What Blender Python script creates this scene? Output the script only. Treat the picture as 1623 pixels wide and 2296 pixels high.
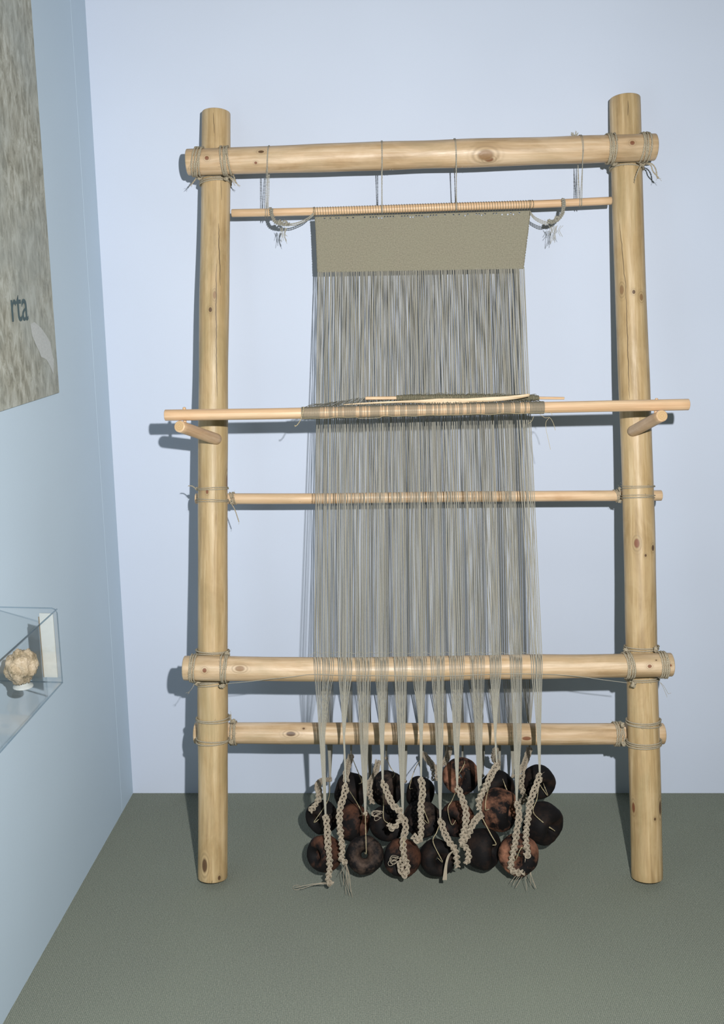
import bpy, math, random
import numpy as np
from mathutils import Vector, Matrix, noise

random.seed(7); rng = np.random.default_rng(7)
for o in list(bpy.data.objects): bpy.data.objects.remove(o)
scn = bpy.context.scene
COL = scn.collection

# ------------------------------------------------------------------ camera
W, H = 1623.0, 2296.0
F = 2200.0; CX, CY = 811.5, 1148.0
TH = math.radians(13.6)
CAM = np.array([0.0, -2.73, 1.55])
FWD = np.array([0, math.cos(TH), -math.sin(TH)])
UPV = np.array([0, math.sin(TH), math.cos(TH)])
RGT = np.array([1.0, 0, 0])
cd = bpy.data.cameras.new('camera'); cam = bpy.data.objects.new('camera', cd); COL.objects.link(cam)
cam.location = CAM; cam.rotation_euler = (math.radians(90) - TH, 0, 0)
cd.sensor_fit = 'VERTICAL'; cd.sensor_height = 36.0; cd.lens = F / H * 36.0
cd.clip_start = 0.05; cd.clip_end = 50
scn.camera = cam
# ------------------------------------------------------------------ world, flash, exposure
wd = bpy.data.worlds.new('world'); scn.world = wd; wd.use_nodes = True
bg = wd.node_tree.nodes['Background']
bg.inputs[0].default_value = (0.80, 1.0, 0.88, 1); bg.inputs[1].default_value = 0.07
fl = bpy.data.lights.new('flash', 'SPOT'); fl.energy = 312; fl.color = (1.0, 0.985, 0.97); fl.spot_size = math.radians(150); fl.spot_blend = 1.0; fl.shadow_soft_size = 0.016
flo = bpy.data.objects.new('flash', fl); COL.objects.link(flo)
flo.location = (0.24, -2.70, 1.77)
flo.rotation_euler = (math.radians(90 - 27), 0, math.radians(6))      # the flash head looks at the foot of the loom
vs = scn.view_settings; vs.view_transform = 'Standard'; vs.look = 'None'; vs.gamma = 1; vs.use_curve_mapping = False
vs.exposure = 0.0

# ------------------------------------------------------------------ pixel -> place helpers
def ray(px, py):
    return FWD + (px - CX) / F * RGT + (CY - py) / F * UPV
def proj(P):
    d = np.asarray(P) - CAM; z = d @ FWD
    return np.stack([CX + F * (d @ RGT) / z, CY - F * (d @ UPV) / z], -1)
def at_y(px, py, Y):
    r = ray(px, py); return CAM + r * ((Y - CAM[1]) / r[1])
LEAN = 0.205
LN = np.array([0, -1.0, LEAN]); LN /= np.linalg.norm(LN)      # towards the viewer
L0 = np.array([0, -0.45, 0.0])
def at_loom(px, py, off=0.0):
    r = ray(px, py); return CAM + r * ((off - (CAM - L0) @ LN) / (r @ LN))
WC = np.array([-0.704, 0.0, 0.0]); WT = np.array([-0.0635, -0.99798, 0.0]); WN = np.array([0.99798, -0.0635, 0.0])
def at_left(px, py, off=0.0):
    r = ray(px, py); return CAM + r * ((off - (CAM - WC) @ WN) / (r @ WN))
def left_sz(px, py, off=0.0):
    P = at_left(px, py, off); return (P - WC) @ WT, P[2]
def left_pt(s, z, off=0.0):
    return WC + WT * s + WN * off + np.array([0, 0, z])

# ------------------------------------------------------------------ materials
def new_mat(name):
    m = bpy.data.materials.new(name); m.use_nodes = True
    nt = m.node_tree; return m, nt, nt.nodes['Principled BSDF']
def N(nt, t, **kw):
    n = nt.nodes.new(t)
    for k, v in kw.items():
        if k == 'ins':
            for i, x in v.items(): n.inputs[i].default_value = x
        else: setattr(n, k, v)
    return n
def L(nt, a, b): nt.links.new(a, b)
def math_n(nt, op, a, b=None, clamp=False):
    n = N(nt, 'ShaderNodeMath', operation=op); n.use_clamp = clamp
    for i, x in enumerate((a, b)):
        if x is None: continue
        if isinstance(x, (int, float)): n.inputs[i].default_value = x
        else: L(nt, x, n.inputs[i])
    return n.outputs[0]
def mixc(nt, fac, a, b, mode='MIX'):
    n = N(nt, 'ShaderNodeMix', data_type='RGBA', blend_type=mode)
    for s, x in ((n.inputs[0], fac), (n.inputs[6], a), (n.inputs[7], b)):
        if isinstance(x, (int, float)): s.default_value = x
        elif isinstance(x, tuple): s.default_value = (*x, 1)
        else: L(nt, x, s)
    return n.outputs[2]
def ramp(nt, src, stops):
    n = N(nt, 'ShaderNodeValToRGB'); e = n.color_ramp.elements
    while len(e) < len(stops): e.new(0.5)
    for q, (p, c) in zip(e, stops):
        q.position = p; q.color = (*c, 1) if isinstance(c, tuple) else (c, c, c, 1)
    L(nt, src, n.inputs[0]); return n.outputs[0]
def bump(nt, bs, hgt, strength, dist):
    b = N(nt, 'ShaderNodeBump', ins={0: strength, 1: dist}); L(nt, hgt, b.inputs['Height']); L(nt, b.outputs[0], bs.inputs['Normal'])
def tex_noise(nt, vec, scale, detail=3, rough=0.55, dist=0.0):
    n = N(nt, 'ShaderNodeTexNoise', ins={'Scale': scale, 'Detail': detail, 'Roughness': rough, 'Distortion': dist})
    if vec is not None: L(nt, vec, n.inputs['Vector'])
    return n.outputs[0]
def coord(nt, which='Object', scale=None):
    c = N(nt, 'ShaderNodeTexCoord').outputs[which]
    if scale:
        m = N(nt, 'ShaderNodeMapping'); m.inputs['Scale'].default_value = scale; L(nt, c, m.inputs[0]); c = m.outputs[0]
    return c

def paint_mat(name, c, var=0.06, fine=700, rough=0.75):
    m, nt, bs = new_mat(name)
    co = coord(nt)
    a = tex_noise(nt, co, 2.2, 2)
    f = tex_noise(nt, co, fine, 2, 0.7)
    x = mixc(nt, ramp(nt, a, [(0.3, 0.0), (0.7, 1.0)]), tuple(v * (1 - var * .5) for v in c), tuple(min(1, v * (1 + var * .4)) for v in c))
    x = mixc(nt, math_n(nt, 'MULTIPLY', ramp(nt, f, [(0.35, 0.0), (0.65, 1.0)]), 0.5), x, tuple(v * 0.93 for v in c))
    L(nt, x, bs.inputs['Base Color']); bs.inputs['Roughness'].default_value = rough
    bs.inputs['Specular IOR Level'].default_value = 0.25
    bump(nt, bs, f, 0.12, 0.0008)
    return m
M = {}
M['wall'] = paint_mat('pale_blue_wall', (0.575, 0.64, 0.76))
M['wall_left'] = paint_mat('pale_blue_side_wall', (0.53, 0.645, 0.755))
M['seam'] = paint_mat('pale_seam', (0.58, 0.69, 0.80))

def carpet_mat():
    m, nt, bs = new_mat('grey_green_carpet')
    co = coord(nt)
    big = tex_noise(nt, co, 3.0, 3); fine = tex_noise(nt, co, 330, 3, 0.75)
    wv = N(nt, 'ShaderNodeTexWave', wave_type='BANDS', bands_direction='X', ins={'Scale': 75.0, 'Distortion': 2.5, 'Detail': 2.0, 'Detail Scale': 2.0}); L(nt, co, wv.inputs[0])
    c = mixc(nt, ramp(nt, fine, [(0.3, 0.0), (0.7, 1.0)]), (0.125, 0.148, 0.125), (0.325, 0.335, 0.275))
    c = mixc(nt, math_n(nt, 'MULTIPLY', wv.outputs[1], 0.28), c, (0.13, 0.155, 0.13))
    c = mixc(nt, ramp(nt, big, [(0.35, 0.0), (0.7, 0.25)]), c, (0.25, 0.28, 0.215))
    L(nt, c, bs.inputs['Base Color']); bs.inputs['Roughness'].default_value = 0.95
    bs.inputs['Specular IOR Level'].default_value = 0.1
    h = math_n(nt, 'ADD', fine, math_n(nt, 'MULTIPLY', wv.outputs[1], 0.6))
    bump(nt, bs, h, 0.7, 0.0025)
    return m
M['carpet'] = carpet_mat()

def wood_mat(name, dark, mid, light, knots=(), cracks=(), rough=0.42, grain=(55, 3.2), blotch=0.5, seed=0.0):
    """knots: (u, v, ru, rv, tone)   cracks: ((u,v),(u,v),width)   u,v in metres on the pole's skin"""
    m, nt, bs = new_mat(name)
    uv = N(nt, 'ShaderNodeUVMap', uv_map='UVMap').outputs[0]
    sep = N(nt, 'ShaderNodeSeparateXYZ'); L(nt, uv, sep.inputs[0]); U, V = sep.outputs[0], sep.outputs[1]
    Ud = U
    fields = []
    for (u0, v0, ru, rv, tone) in knots:
        a = math_n(nt, 'DIVIDE', math_n(nt, 'SUBTRACT', U, u0), ru)
        b = math_n(nt, 'DIVIDE', math_n(nt, 'SUBTRACT', V, v0), rv)
        d = math_n(nt, 'SQRT', math_n(nt, 'ADD', math_n(nt, 'MULTIPLY', a, a), math_n(nt, 'MULTIPLY', b, b)))
        # grain bends round the knot
        w = math_n(nt, 'DIVIDE', ru * 1.1, math_n(nt, 'ADD', math_n(nt, 'MULTIPLY', d, math_n(nt, 'MULTIPLY', d, 0.35)), 0.8))
        Ud = math_n(nt, 'SUBTRACT', Ud, math_n(nt, 'MULTIPLY', w, math_n(nt, 'DIVIDE', a, math_n(nt, 'ADD', math_n(nt, 'ABSOLUTE', a), 0.4))))
        fields.append((d, tone))
    cb = N(nt, 'ShaderNodeCombineXYZ'); L(nt, Ud, cb.inputs[0]); L(nt, V, cb.inputs[1]); cb.inputs[2].default_value = seed
    def mp(s):
        k = N(nt, 'ShaderNodeMapping'); k.inputs['Scale'].default_value = s; L(nt, cb.outputs[0], k.inputs[0]); return k.outputs[0]
    g = tex_noise(nt, mp((grain[0], grain[1], 1)), 1.0, 4, 0.6, 0.3)
    g2 = tex_noise(nt, mp((grain[0] * 5, grain[1] * 4, 1)), 1.0, 2, 0.6)
    bl = tex_noise(nt, mp((14, 7, 1)), 1.0, 4, 0.65, 0.6)
    c = ramp(nt, g, [(0.33, dark), (0.5, mid), (0.66, light)])
    c = mixc(nt, math_n(nt, 'MULTIPLY', ramp(nt, g2, [(0.45, 0.0), (0.75, 1.0)]), 0.35), c, dark)
    c = mixc(nt, math_n(nt, 'MULTIPLY', ramp(nt, bl, [(0.42, 0.0), (0.68, 1.0)]), blotch), c, light)
    c = mixc(nt, math_n(nt, 'MULTIPLY', ramp(nt, bl, [(0.28, 1.0), (0.42, 0.0)]), blotch * 0.7), c, dark)
    st = tex_noise(nt, mp((9, 2.6, 1)), 1.0, 5, 0.7, 1.0)
    c = mixc(nt, ramp(nt, st, [(0.48, 0.0), (0.66, 0.5)]), c, tuple(q * w for q, w in zip(mid, (0.72, 0.80, 0.80))))
    for d, tone in fields:
        col = {'red': (0.19, 0.065, 0.03), 'dark': (0.09, 0.045, 0.022), 'soft': (0.26, 0.15, 0.07)}[tone]
        c = mixc(nt, math_n(nt, 'MULTIPLY', ramp(nt, d, [(0.0, 1.0), (1.0, 0.0)]), 0.0), c, col)
        halo = N(nt, 'ShaderNodeMapRange', interpolation_type='SMOOTHSTEP', ins={1: 0.9, 2: 3.2, 3: 0.75, 4: 0.0}); L(nt, d, halo.inputs[0])
        ringf = math_n(nt, 'MULTIPLY', halo.outputs[0], math_n(nt, 'ADD', math_n(nt, 'MULTIPLY', math_n(nt, 'SINE', math_n(nt, 'MULTIPLY', d, 8.0)), 0.45), 0.55))
        c = mixc(nt, ringf, c, tuple(0.55 * q for q in mid))
        core = N(nt, 'ShaderNodeMapRange', interpolation_type='SMOOTHSTEP', ins={1: 0.8, 2: 1.12, 3: 0.92, 4: 0.0}); L(nt, d, core.inputs[0])
        c = mixc(nt, core.outputs[0], c, col)
    for (p, q, wdt) in cracks:
        (u0, v0), (u1, v1) = p, q
        t = math_n(nt, 'DIVIDE', math_n(nt, 'SUBTRACT', V, v0), v1 - v0)
        wob = math_n(nt, 'MULTIPLY', math_n(nt, 'SUBTRACT', tex_noise(nt, mp((3, 30, 1)), 1.0, 2), 0.5), 0.006)
        ctr = math_n(nt, 'ADD', math_n(nt, 'ADD', math_n(nt, 'MULTIPLY', t, u1 - u0), u0), wob)
        dist = math_n(nt, 'ABSOLUTE', math_n(nt, 'SUBTRACT', U, ctr))
        taper = math_n(nt, 'MULTIPLY', math_n(nt, 'MULTIPLY', t, math_n(nt, 'SUBTRACT', 1.0, t)), 4.0)
        wd_ = math_n(nt, 'MULTIPLY', math_n(nt, 'MAXIMUM', math_n(nt, 'POWER', math_n(nt, 'MAXIMUM', taper, 0.0), 0.4), 0.0), wdt)
        inside = math_n(nt, 'SUBTRACT', 1.0, math_n(nt, 'DIVIDE', dist, math_n(nt, 'ADD', wd_, 1e-5)), clamp=True)
        f = math_n(nt, 'MULTIPLY', math_n(nt, 'MULTIPLY', inside, 2.2, clamp=True), 0.85)
        c = mixc(nt, f, c, (0.045, 0.026, 0.014))
    L(nt, c, bs.inputs['Base Color'])
    bs.inputs['Roughness'].default_value = rough
    bs.inputs['Specular IOR Level'].default_value = 0.45
    L(nt, ramp(nt, bl, [(0.3, rough + .12), (0.7, rough - .05)]), bs.inputs['Roughness'])
    h = math_n(nt, 'ADD', math_n(nt, 'MULTIPLY', g2, 0.3), math_n(nt, 'ADD', g, bl))
    bump(nt, bs, h, 0.5, 0.0022)
    return m
def plain_mat(name, c, rough=0.9, fine=900, amt=0.35, spec=0.15, dist=0.0006):
    m, nt, bs = new_mat(name)
    f = tex_noise(nt, coord(nt), fine, 3, 0.7); b = tex_noise(nt, coord(nt), fine * .06, 2)
    x = mixc(nt, ramp(nt, f, [(0.3, 0.0), (0.7, 1.0)]), tuple(v * (1 - amt) for v in c), tuple(min(1, v * (1 + amt * .6)) for v in c))
    x = mixc(nt, math_n(nt, 'MULTIPLY', b, 0.25), x, tuple(v * .75 for v in c))
    L(nt, x, bs.inputs['Base Color']); bs.inputs['Roughness'].default_value = rough; bs.inputs['Specular IOR Level'].default_value = spec
    bump(nt, bs, f, 0.4, dist); return m
M['yarn'] = plain_mat('grey_linen_yarn', (0.375, 0.358, 0.298))
M['chainyarn'] = plain_mat('pale_linen_yarn', (0.44, 0.375, 0.285), spec=0.25, rough=0.75)
M['rope'] = plain_mat('hemp_rope', (0.42, 0.365, 0.265), fine=500)
M['twine'] = plain_mat('straw_twine', (0.47, 0.40, 0.25), fine=500)
M['wool'] = plain_mat('dull_grey_wool', (0.20, 0.185, 0.125), fine=500)
def cloth_mat():
    m, nt, bs = new_mat('plain_weave_linen')
    uv = N(nt, 'ShaderNodeUVMap', uv_map='UVMap').outputs[0]
    w1 = N(nt, 'ShaderNodeTexWave', bands_direction='X', ins={'Scale': 170.0, 'Distortion': 1.2, 'Detail': 2.0}); L(nt, uv, w1.inputs[0])
    w2 = N(nt, 'ShaderNodeTexWave', bands_direction='Y', ins={'Scale': 170.0, 'Distortion': 1.2, 'Detail': 2.0}); L(nt, uv, w2.inputs[0])
    f = tex_noise(nt, uv, 300, 4, 0.85); b = tex_noise(nt, uv, 14, 3)
    wv = math_n(nt, 'MULTIPLY', w1.outputs[1], w2.outputs[1])
    c = mixc(nt, ramp(nt, f, [(0.3, 0.0), (0.7, 1.0)]), (0.16, 0.15, 0.11), (0.335, 0.305, 0.23))
    c = mixc(nt, math_n(nt, 'MULTIPLY', wv, 0.35), c, (0.35, 0.32, 0.24))
    c = mixc(nt, ramp(nt, b, [(0.35, 0.0), (0.7, 0.35)]), c, (0.26, 0.25, 0.18))
    L(nt, c, bs.inputs['Base Color']); bs.inputs['Roughness'].default_value = 0.9; bs.inputs['Specular IOR Level'].default_value = 0.1
    bump(nt, bs, wv, 0.5, 0.0008); return m
M['cloth'] = cloth_mat()
def clay_mat(name, patch, lo, hi, seed):
    m, nt, bs = new_mat(name)
    co = coord(nt); mpn = N(nt, 'ShaderNodeMapping'); mpn.inputs['Location'].default_value = (seed, seed * 2.3, -seed); L(nt, co, mpn.inputs[0]); co = mpn.outputs[0]
    a = tex_noise(nt, co, 17, 3, 0.6); f = tex_noise(nt, co, 160, 3, 0.7)
    s = math_n(nt, 'ADD', a, math_n(nt, 'MULTIPLY', math_n(nt, 'SUBTRACT', f, 0.5), 0.22))
    c = mixc(nt, ramp(nt, s, [(lo, 0.0), (hi, 1.0)]), (0.007, 0.0062, 0.0065), patch)
    L(nt, c, bs.inputs['Base Color']); bs.inputs['Roughness'].default_value = 0.7; bs.inputs['Specular IOR Level'].default_value = 0.14
    bump(nt, bs, math_n(nt, 'ADD', f, a), 0.35, 0.0015); return m
M['clay0'] = clay_mat('charred_clay_black', (0.035, 0.020, 0.014), 0.46, 0.72, 1.0)
M['clay1'] = clay_mat('charred_clay_brown', (0.115, 0.050, 0.030), 0.42, 0.68, 4.0)
M['clay2'] = clay_mat('fired_clay_copper', (0.27, 0.125, 0.075), 0.41, 0.64, 7.3)
M['clay3'] = clay_mat('charred_clay_greyish', (0.105, 0.070, 0.052), 0.44, 0.68, 11.0)

# ------------------------------------------------------------------ mesh helpers
class MB:
    def __init__(s): s.v = []; s.f = []; s.uv = []; s.mi = []; s.n = 0
    def add(s, verts, faces, uvs=None, mi=0):
        verts = np.asarray(verts, float)
        s.v.append(verts); b = s.n; s.n += len(verts)
        for k, f in enumerate(faces):
            s.f.append([i + b for i in f]); s.mi.append(mi)
            s.uv.append(uvs[k] if uvs is not None else [(0, 0)] * len(f))
    def build(s, name, mat, parent=None, smooth=True, origin=None):
        v = np.concatenate(s.v)
        org = np.array(origin if origin is not None else (0, 0, 0), float)
        me = bpy.data.meshes.new(name); me.from_pydata((v - org).tolist(), [], s.f)
        ul = me.uv_layers.new(name='UVMap')
        ul.data.foreach_set('uv', np.array([c for f in s.uv for c in f], float).ravel())
        for mm in (mat if isinstance(mat, (list, tuple)) else [mat]): me.materials.append(mm)
        me.polygons.foreach_set('material_index', s.mi)
        me.polygons.foreach_set('use_smooth', [smooth] * len(s.f))
        me.update()
        o = bpy.data.objects.new(name, me); COL.objects.link(o)
        o.location = org
        if parent is not None:
            o.parent = parent; o.location = org - WORLD(parent)
        o['_w'] = org.tolist(); return o
def WORLD(o): return np.array(o['_w']) if '_w' in o else np.array(o.location)
def empty(name, loc):
    o = bpy.data.objects.new(name, None); COL.objects.link(o); o.location = loc; o['_w'] = [float(x) for x in loc]; o.empty_display_size = .05; return o
def tag(o, label=None, cat=None, group=None, kind=None):
    for k, x in (('label', label), ('category', cat), ('group', group), ('kind', kind)):
        if x: o[k] = x
    return o
def frames(P, ref):
    P = np.asarray(P, float); T = np.gradient(P, axis=0); T /= np.linalg.norm(T, axis=1)[:, None] + 1e-12
    A = np.zeros_like(P); a = np.asarray(ref, float)
    for i, t in enumerate(T):
        a = a - t * (a @ t)
        if np.linalg.norm(a) < 1e-6: a = np.cross(t, [1, 0.3, 0.2])
        a = a / np.linalg.norm(a); A[i] = a
    return P, T, A, np.cross(T, A)
def tube(mb, P, R, sides=6, ref=(0, -1, 0.2), caps=True, closed=False, mi=0, uvlen=True, capmi=None):
    P, T, A, B = frames(P, ref); n = len(P)
    R = np.full(n, R) if np.isscalar(R) else np.asarray(R, float)
    th = np.linspace(-math.pi, math.pi, sides, endpoint=False) + (math.pi / sides if sides < 8 else 0)
    V = P[:, None] + R[:, None, None] * (np.cos(th)[None, :, None] * A[:, None] + np.sin(th)[None, :, None] * B[:, None])
    S = np.concatenate([[0], np.cumsum(np.linalg.norm(np.diff(P, axis=0), axis=1))])
    F_, UV = [], []; rr = float(R.max())
    rows = n if closed else n - 1
    for i in range(rows):
        j = (i + 1) % n
        for k in range(sides):
            l = (k + 1) % sides
            F_.append([i * sides + k, i * sides + l, j * sides + l, j * sides + k])
            u0 = th[k] * rr; u1 = (th[k] + 2 * math.pi / sides) * rr; s1 = S[j] if j else S[-1]
            UV.append([(u0, S[i]), (u1, S[i]), (u1, s1), (u0, s1)])
    mb.add(V.reshape(-1, 3), F_, UV, mi)
    if caps and not closed:
        for i, rev in ((0, True), (n - 1, False)):
            f = list(range(sides)); f = f[::-1] if rev else f
            mb.add(V[i], [f], [[(math.cos(th[k]) * R[i], math.sin(th[k]) * R[i]) for k in f]], capmi if capmi is not None else mi)
def spline(pts, n):
    P = np.asarray(pts, float)
    if len(P) == 2: return P[0] + (P[1] - P[0]) * np.linspace(0, 1, n)[:, None]
    E = np.concatenate([[2 * P[0] - P[1]], P, [2 * P[-1] - P[-2]]])
    d = np.linalg.norm(np.diff(P, axis=0), axis=1); S = np.concatenate([[0], np.cumsum(d)])
    out = []
    for s in np.linspace(0, S[-1], n):
        i = min(int(np.searchsorted(S, s, 'right')) - 1, len(P) - 2); t = (s - S[i]) / (d[i] + 1e-12)
        p0, p1, p2, p3 = E[i], E[i + 1], E[i + 2], E[i + 3]
        out.append(.5 * (2 * p1 + (p2 - p0) * t + (2 * p0 - 5 * p1 + 4 * p2 - p3) * t * t + (3 * p1 - p0 - 3 * p2 + p3) * t ** 3))
    return np.array(out)
def rope(mb, pts, r=0.0028, plies=2, pitch=0.012, sides=5, closed=False, fuzz=0):
    """a laid cord: plies twisted round the path"""
    P, T, A, B = frames(pts, (0.1, -1, 0.3)); n = len(P)
    S = np.concatenate([[0], np.cumsum(np.linalg.norm(np.diff(P, axis=0), axis=1))])
    tot = S[-1] * (n / (n - 1) if closed else 1)
    turns = max(1, round(tot / pitch)) if closed else tot / pitch
    for k in range(plies):
        ph = 2 * math.pi * (S / tot * turns + k / plies)
        Q = P + (np.cos(ph)[:, None] * A + np.sin(ph)[:, None] * B) * r * 0.5
        tube(mb, Q, r * 0.62, sides, caps=not closed, closed=closed)
    for _ in range(fuzz):
        i = random.randrange(n); d = rng.normal(size=3); d /= np.linalg.norm(d)
        l = random.uniform(.003, .009); q = P[i] + d * r * .8
        tube(mb, [q, q + d * l * .5 + rng.normal(size=3) * .001, q + d * l + rng.normal(size=3) * .002], 0.00022, 3)
def box(mb, c, ax, ay, az, mi=0):
    c, ax, ay, az = map(lambda q: np.asarray(q, float), (c, ax, ay, az))
    V = [c + sx * ax + sy * ay + sz * az for sz in (-1, 1) for sy in (-1, 1) for sx in (-1, 1)]
    mb.add(V, [[0, 2, 3, 1], [4, 5, 7, 6], [0, 1, 5, 4], [2, 6, 7, 3], [0, 4, 6, 2], [1, 3, 7, 5]], None, mi)
def blob(mb, c, r, seg=10, squash=(1, 1, 1), lump=0.15, sc=60):
    V, F_ = [], []
    rings = seg // 2 + 1
    for i in range(rings + 1):
        t = math.pi * i / rings
        for k in range(seg):
            p = 2 * math.pi * k / seg
            d = np.array([math.sin(t) * math.cos(p), math.sin(t) * math.sin(p), math.cos(t)])
            q = c + d * r * np.array(squash)
            q = c + (q - c) * (1 + lump * noise.noise(Vector(q * sc)))
            V.append(q)
    for i in range(rings):
        for k in range(seg):
            l = (k + 1) % seg; F_.append([i * seg + k, (i + 1) * seg + k, (i + 1) * seg + l, i * seg + l])
    mb.add(V, F_)

# ------------------------------------------------------------------ setting
def slab(name, c, ax, ay, az, mat):
    mb = MB(); box(mb, c, ax, ay, az); o = mb.build(name, mat, smooth=False); o['kind'] = 'structure'; return o
slab('floor', (0.9, -2.0, -0.02), (2.1, 0, 0), (0, 2.1, 0), (0, 0, 0.02), M['carpet'])
slab('wall_back', (1.0, 0.05, 1.5), (2.0, 0, 0), (0, 0.05, 0), (0, 0, 1.5), M['wall'])
slab('wall_left', left_pt(1.55, 1.5, -0.05), tuple(WT * 1.6), tuple(WN * 0.05), (0, 0, 1.5), M['wall_left'])
# fine pale seam of the side wall's lining
s0, _ = left_sz(184, 410)
slab('trim_1', left_pt(s0, 1.5, 0.0), tuple(WT * 0.0006), tuple(WN * 0.0003), (0, 0, 1.495), M['seam'])

# ------------------------------------------------------------------ poles
def pole_pts(ctrl, R, n=60, wobble=0.0015, seed=0.0, bev=0.004):
    """centre line through ctrl with slightly uneven thickness and eased ends"""
    P = spline(ctrl, n); t = np.linspace(0, 1, n)
    R = np.interp(t, np.linspace(0, 1, len(R)), R)
    for i in range(n):
        R[i] += wobble * noise.noise(Vector((seed, i * 0.11, 0)))
        P[i] += np.array([noise.noise(Vector((seed + 5, i * 0.06, 0))), noise.noise(Vector((seed + 9, i * 0.06, 0))), 0]) * wobble * 0.8
    T0 = P[1] - P[0]; T0 /= np.linalg.norm(T0); T1 = P[-1] - P[-2]; T1 /= np.linalg.norm(T1)
    a, b = [], []
    for k in (0.0, 0.35, 0.7):
        q = math.sqrt(1 - (1 - k) ** 2)
        a.append((P[0] + T0 * bev * (k), R[0] - bev * (1 - q))); b.append((P[-1] - T1 * bev * k, R[-1] - bev * (1 - q)))
    P = np.array([x[0] for x in a] + list(P[1:-1]) + [x[0] for x in b[::-1]])
    R = np.array([x[1] for x in a] + list(R[1:-1]) + [x[1] for x in b[::-1]])
    return P, R
def uv_at(P, R, px, py):
    """where on the pole's skin a pixel lands (u round, v along)"""
    P, T, A, B = frames(P, (0, -1, 0.2)); S = np.concatenate([[0], np.cumsum(np.linalg.norm(np.diff(P, axis=0), axis=1))])
    ss = np.linspace(0, S[-1], 900); th = np.linspace(-1.5, 1.5, 91)
    f = lambda X: np.stack([np.interp(ss, S, X[:, k]) for k in range(3)], -1)
    Pi, Ai, Bi = f(P), f(A), f(B); Ri = np.interp(ss, S, R)
    Q = Pi[:, None] + Ri[:, None, None] * (np.cos(th)[None, :, None] * Ai[:, None] + np.sin(th)[None, :, None] * Bi[:, None])
    D = np.sum((proj(Q) - np.array([px, py])) ** 2, -1)
    i, j = np.unravel_index(np.argmin(D), D.shape)
    return th[j] * R.max(), ss[i]
M['endgrain'] = None
def endgrain():
    m, nt, bs = new_mat('pine_end_grain')
    uv = N(nt, 'ShaderNodeUVMap', uv_map='UVMap').outputs[0]
    ln = N(nt, 'ShaderNodeVectorMath', operation='LENGTH'); L(nt, uv, ln.inputs[0])
    r = math_n(nt, 'SINE', math_n(nt, 'ADD', math_n(nt, 'MULTIPLY', ln.outputs['Value'], 1500), math_n(nt, 'MULTIPLY', tex_noise(nt, uv, 60), 4)))
    c = mixc(nt, math_n(nt, 'ADD', math_n(nt, 'MULTIPLY', r, 0.25), 0.4), (0.60, 0.42, 0.22), (0.42, 0.25, 0.11))
    L(nt, c, bs.inputs['Base Color']); bs.inputs['Roughness'].default_value = 0.7; return m
M['endgrain'] = endgrain()
TONES = {'post': ((0.32, 0.215, 0.10), (0.465, 0.325, 0.16), (0.60, 0.455, 0.265)),
         'beam': ((0.36, 0.24, 0.125), (0.54, 0.375, 0.215), (0.68, 0.52, 0.35)),
         'dowel': ((0.50, 0.31, 0.165), (0.65, 0.43, 0.25), (0.76, 0.56, 0.36))}
def pole(name, ctrl, R, tone, parent, knots=(), cracks=(), n=60, wob=0.0015, seed=0.0, bev=0.004, rough=0.42, grain=(55, 3.2), sides=40, blotch=0.5, label=None):
    P, R = pole_pts(ctrl, R, n, wob, seed, bev)
    kk = [(*uv_at(P, R, x, y), a, b, t) for (x, y, a, b, t) in knots]
    cc = [(uv_at(P, R, *p), uv_at(P, R, *q), w) for (p, q, w) in cracks]
    mat = wood_mat(name + '_wood', *TONES[tone], kk, cc, rough, grain, blotch, seed)
    mb = MB(); tube(mb, P, R, sides, capmi=1)
    o = mb.build(name, [mat, M['endgrain']], parent, origin=P.mean(0))
    if label: o['label'] = label
    return o, P, R

loom = empty('weaving_loom', (0.18, -0.45, 0))
tag(loom, 'freestanding loom frame of round pine poles lashed with rope, leaning to the wall', 'loom')

def post_ctrl(pts): return [at_loom(x, y) for x, y in pts]
lp = post_ctrl([(477, 1979), (477, 1700), (477, 1400), (477, 1100), (479, 800), (483, 500), (485, 252)])
rp = post_ctrl([(1451, 1985), (1444, 1700), (1437, 1400), (1430, 1100), (1419, 800), (1408, 500), (1401, 220)])
for q in (lp, rp):      # run the feet down to the carpet
    d = q[1] - q[0]; q[0] = q[0] - d * ((q[0][2] - 0.0085) / d[2])
_, LPp, LPr = pole('post', lp, [.0395, .039, .039, .0385, .038, .0375, .0365], 'post', loom,
    knots=[(472, 694, .0045, .006, 'dark'), (481, 662, .004, .009, 'soft'), (509, 1082, .009, .020, 'soft'), (464, 1103, .0035, .006, 'red'),
           (458, 1941, .0075, .0175, 'dark'), (491, 1968, .0042, .006, 'dark')],
    cracks=[((478, 252), (481, 300), .0010), ((495, 400), (497, 450), .0008), ((490, 500), (494, 640), .0016), ((485, 590), (487, 890), .0014), ((476, 1975), (476, 1996), .0008)],
    seed=1.3, n=90)
_, RPp, RPr = pole('post', rp, [.0405, .040, .040, .0398, .0395, .039, .0385], 'post', loom,
    knots=[(1421, 654, .004, .005, 'dark'), (1438, 666, .0055, .008, 'soft'), (1393, 650, .006, .011, 'soft'), (1427, 1219, .0068, .0115, 'red'), (1464, 1229, .005, .0075, 'dark'), (1447, 1246, .0028, .0035, 'dark'),
           (1420, 1810, .0055, .013, 'red'), (1468, 1836, .0032, .004, 'dark'), (1480, 1812, .006, .018, 'dark')],
    cracks=[((1389, 500), (1403, 650), .0012), ((1403, 640), (1411, 895), .0012), ((1408, 225), (1408, 260), .001)],
    seed=7.9, n=90)
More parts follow.
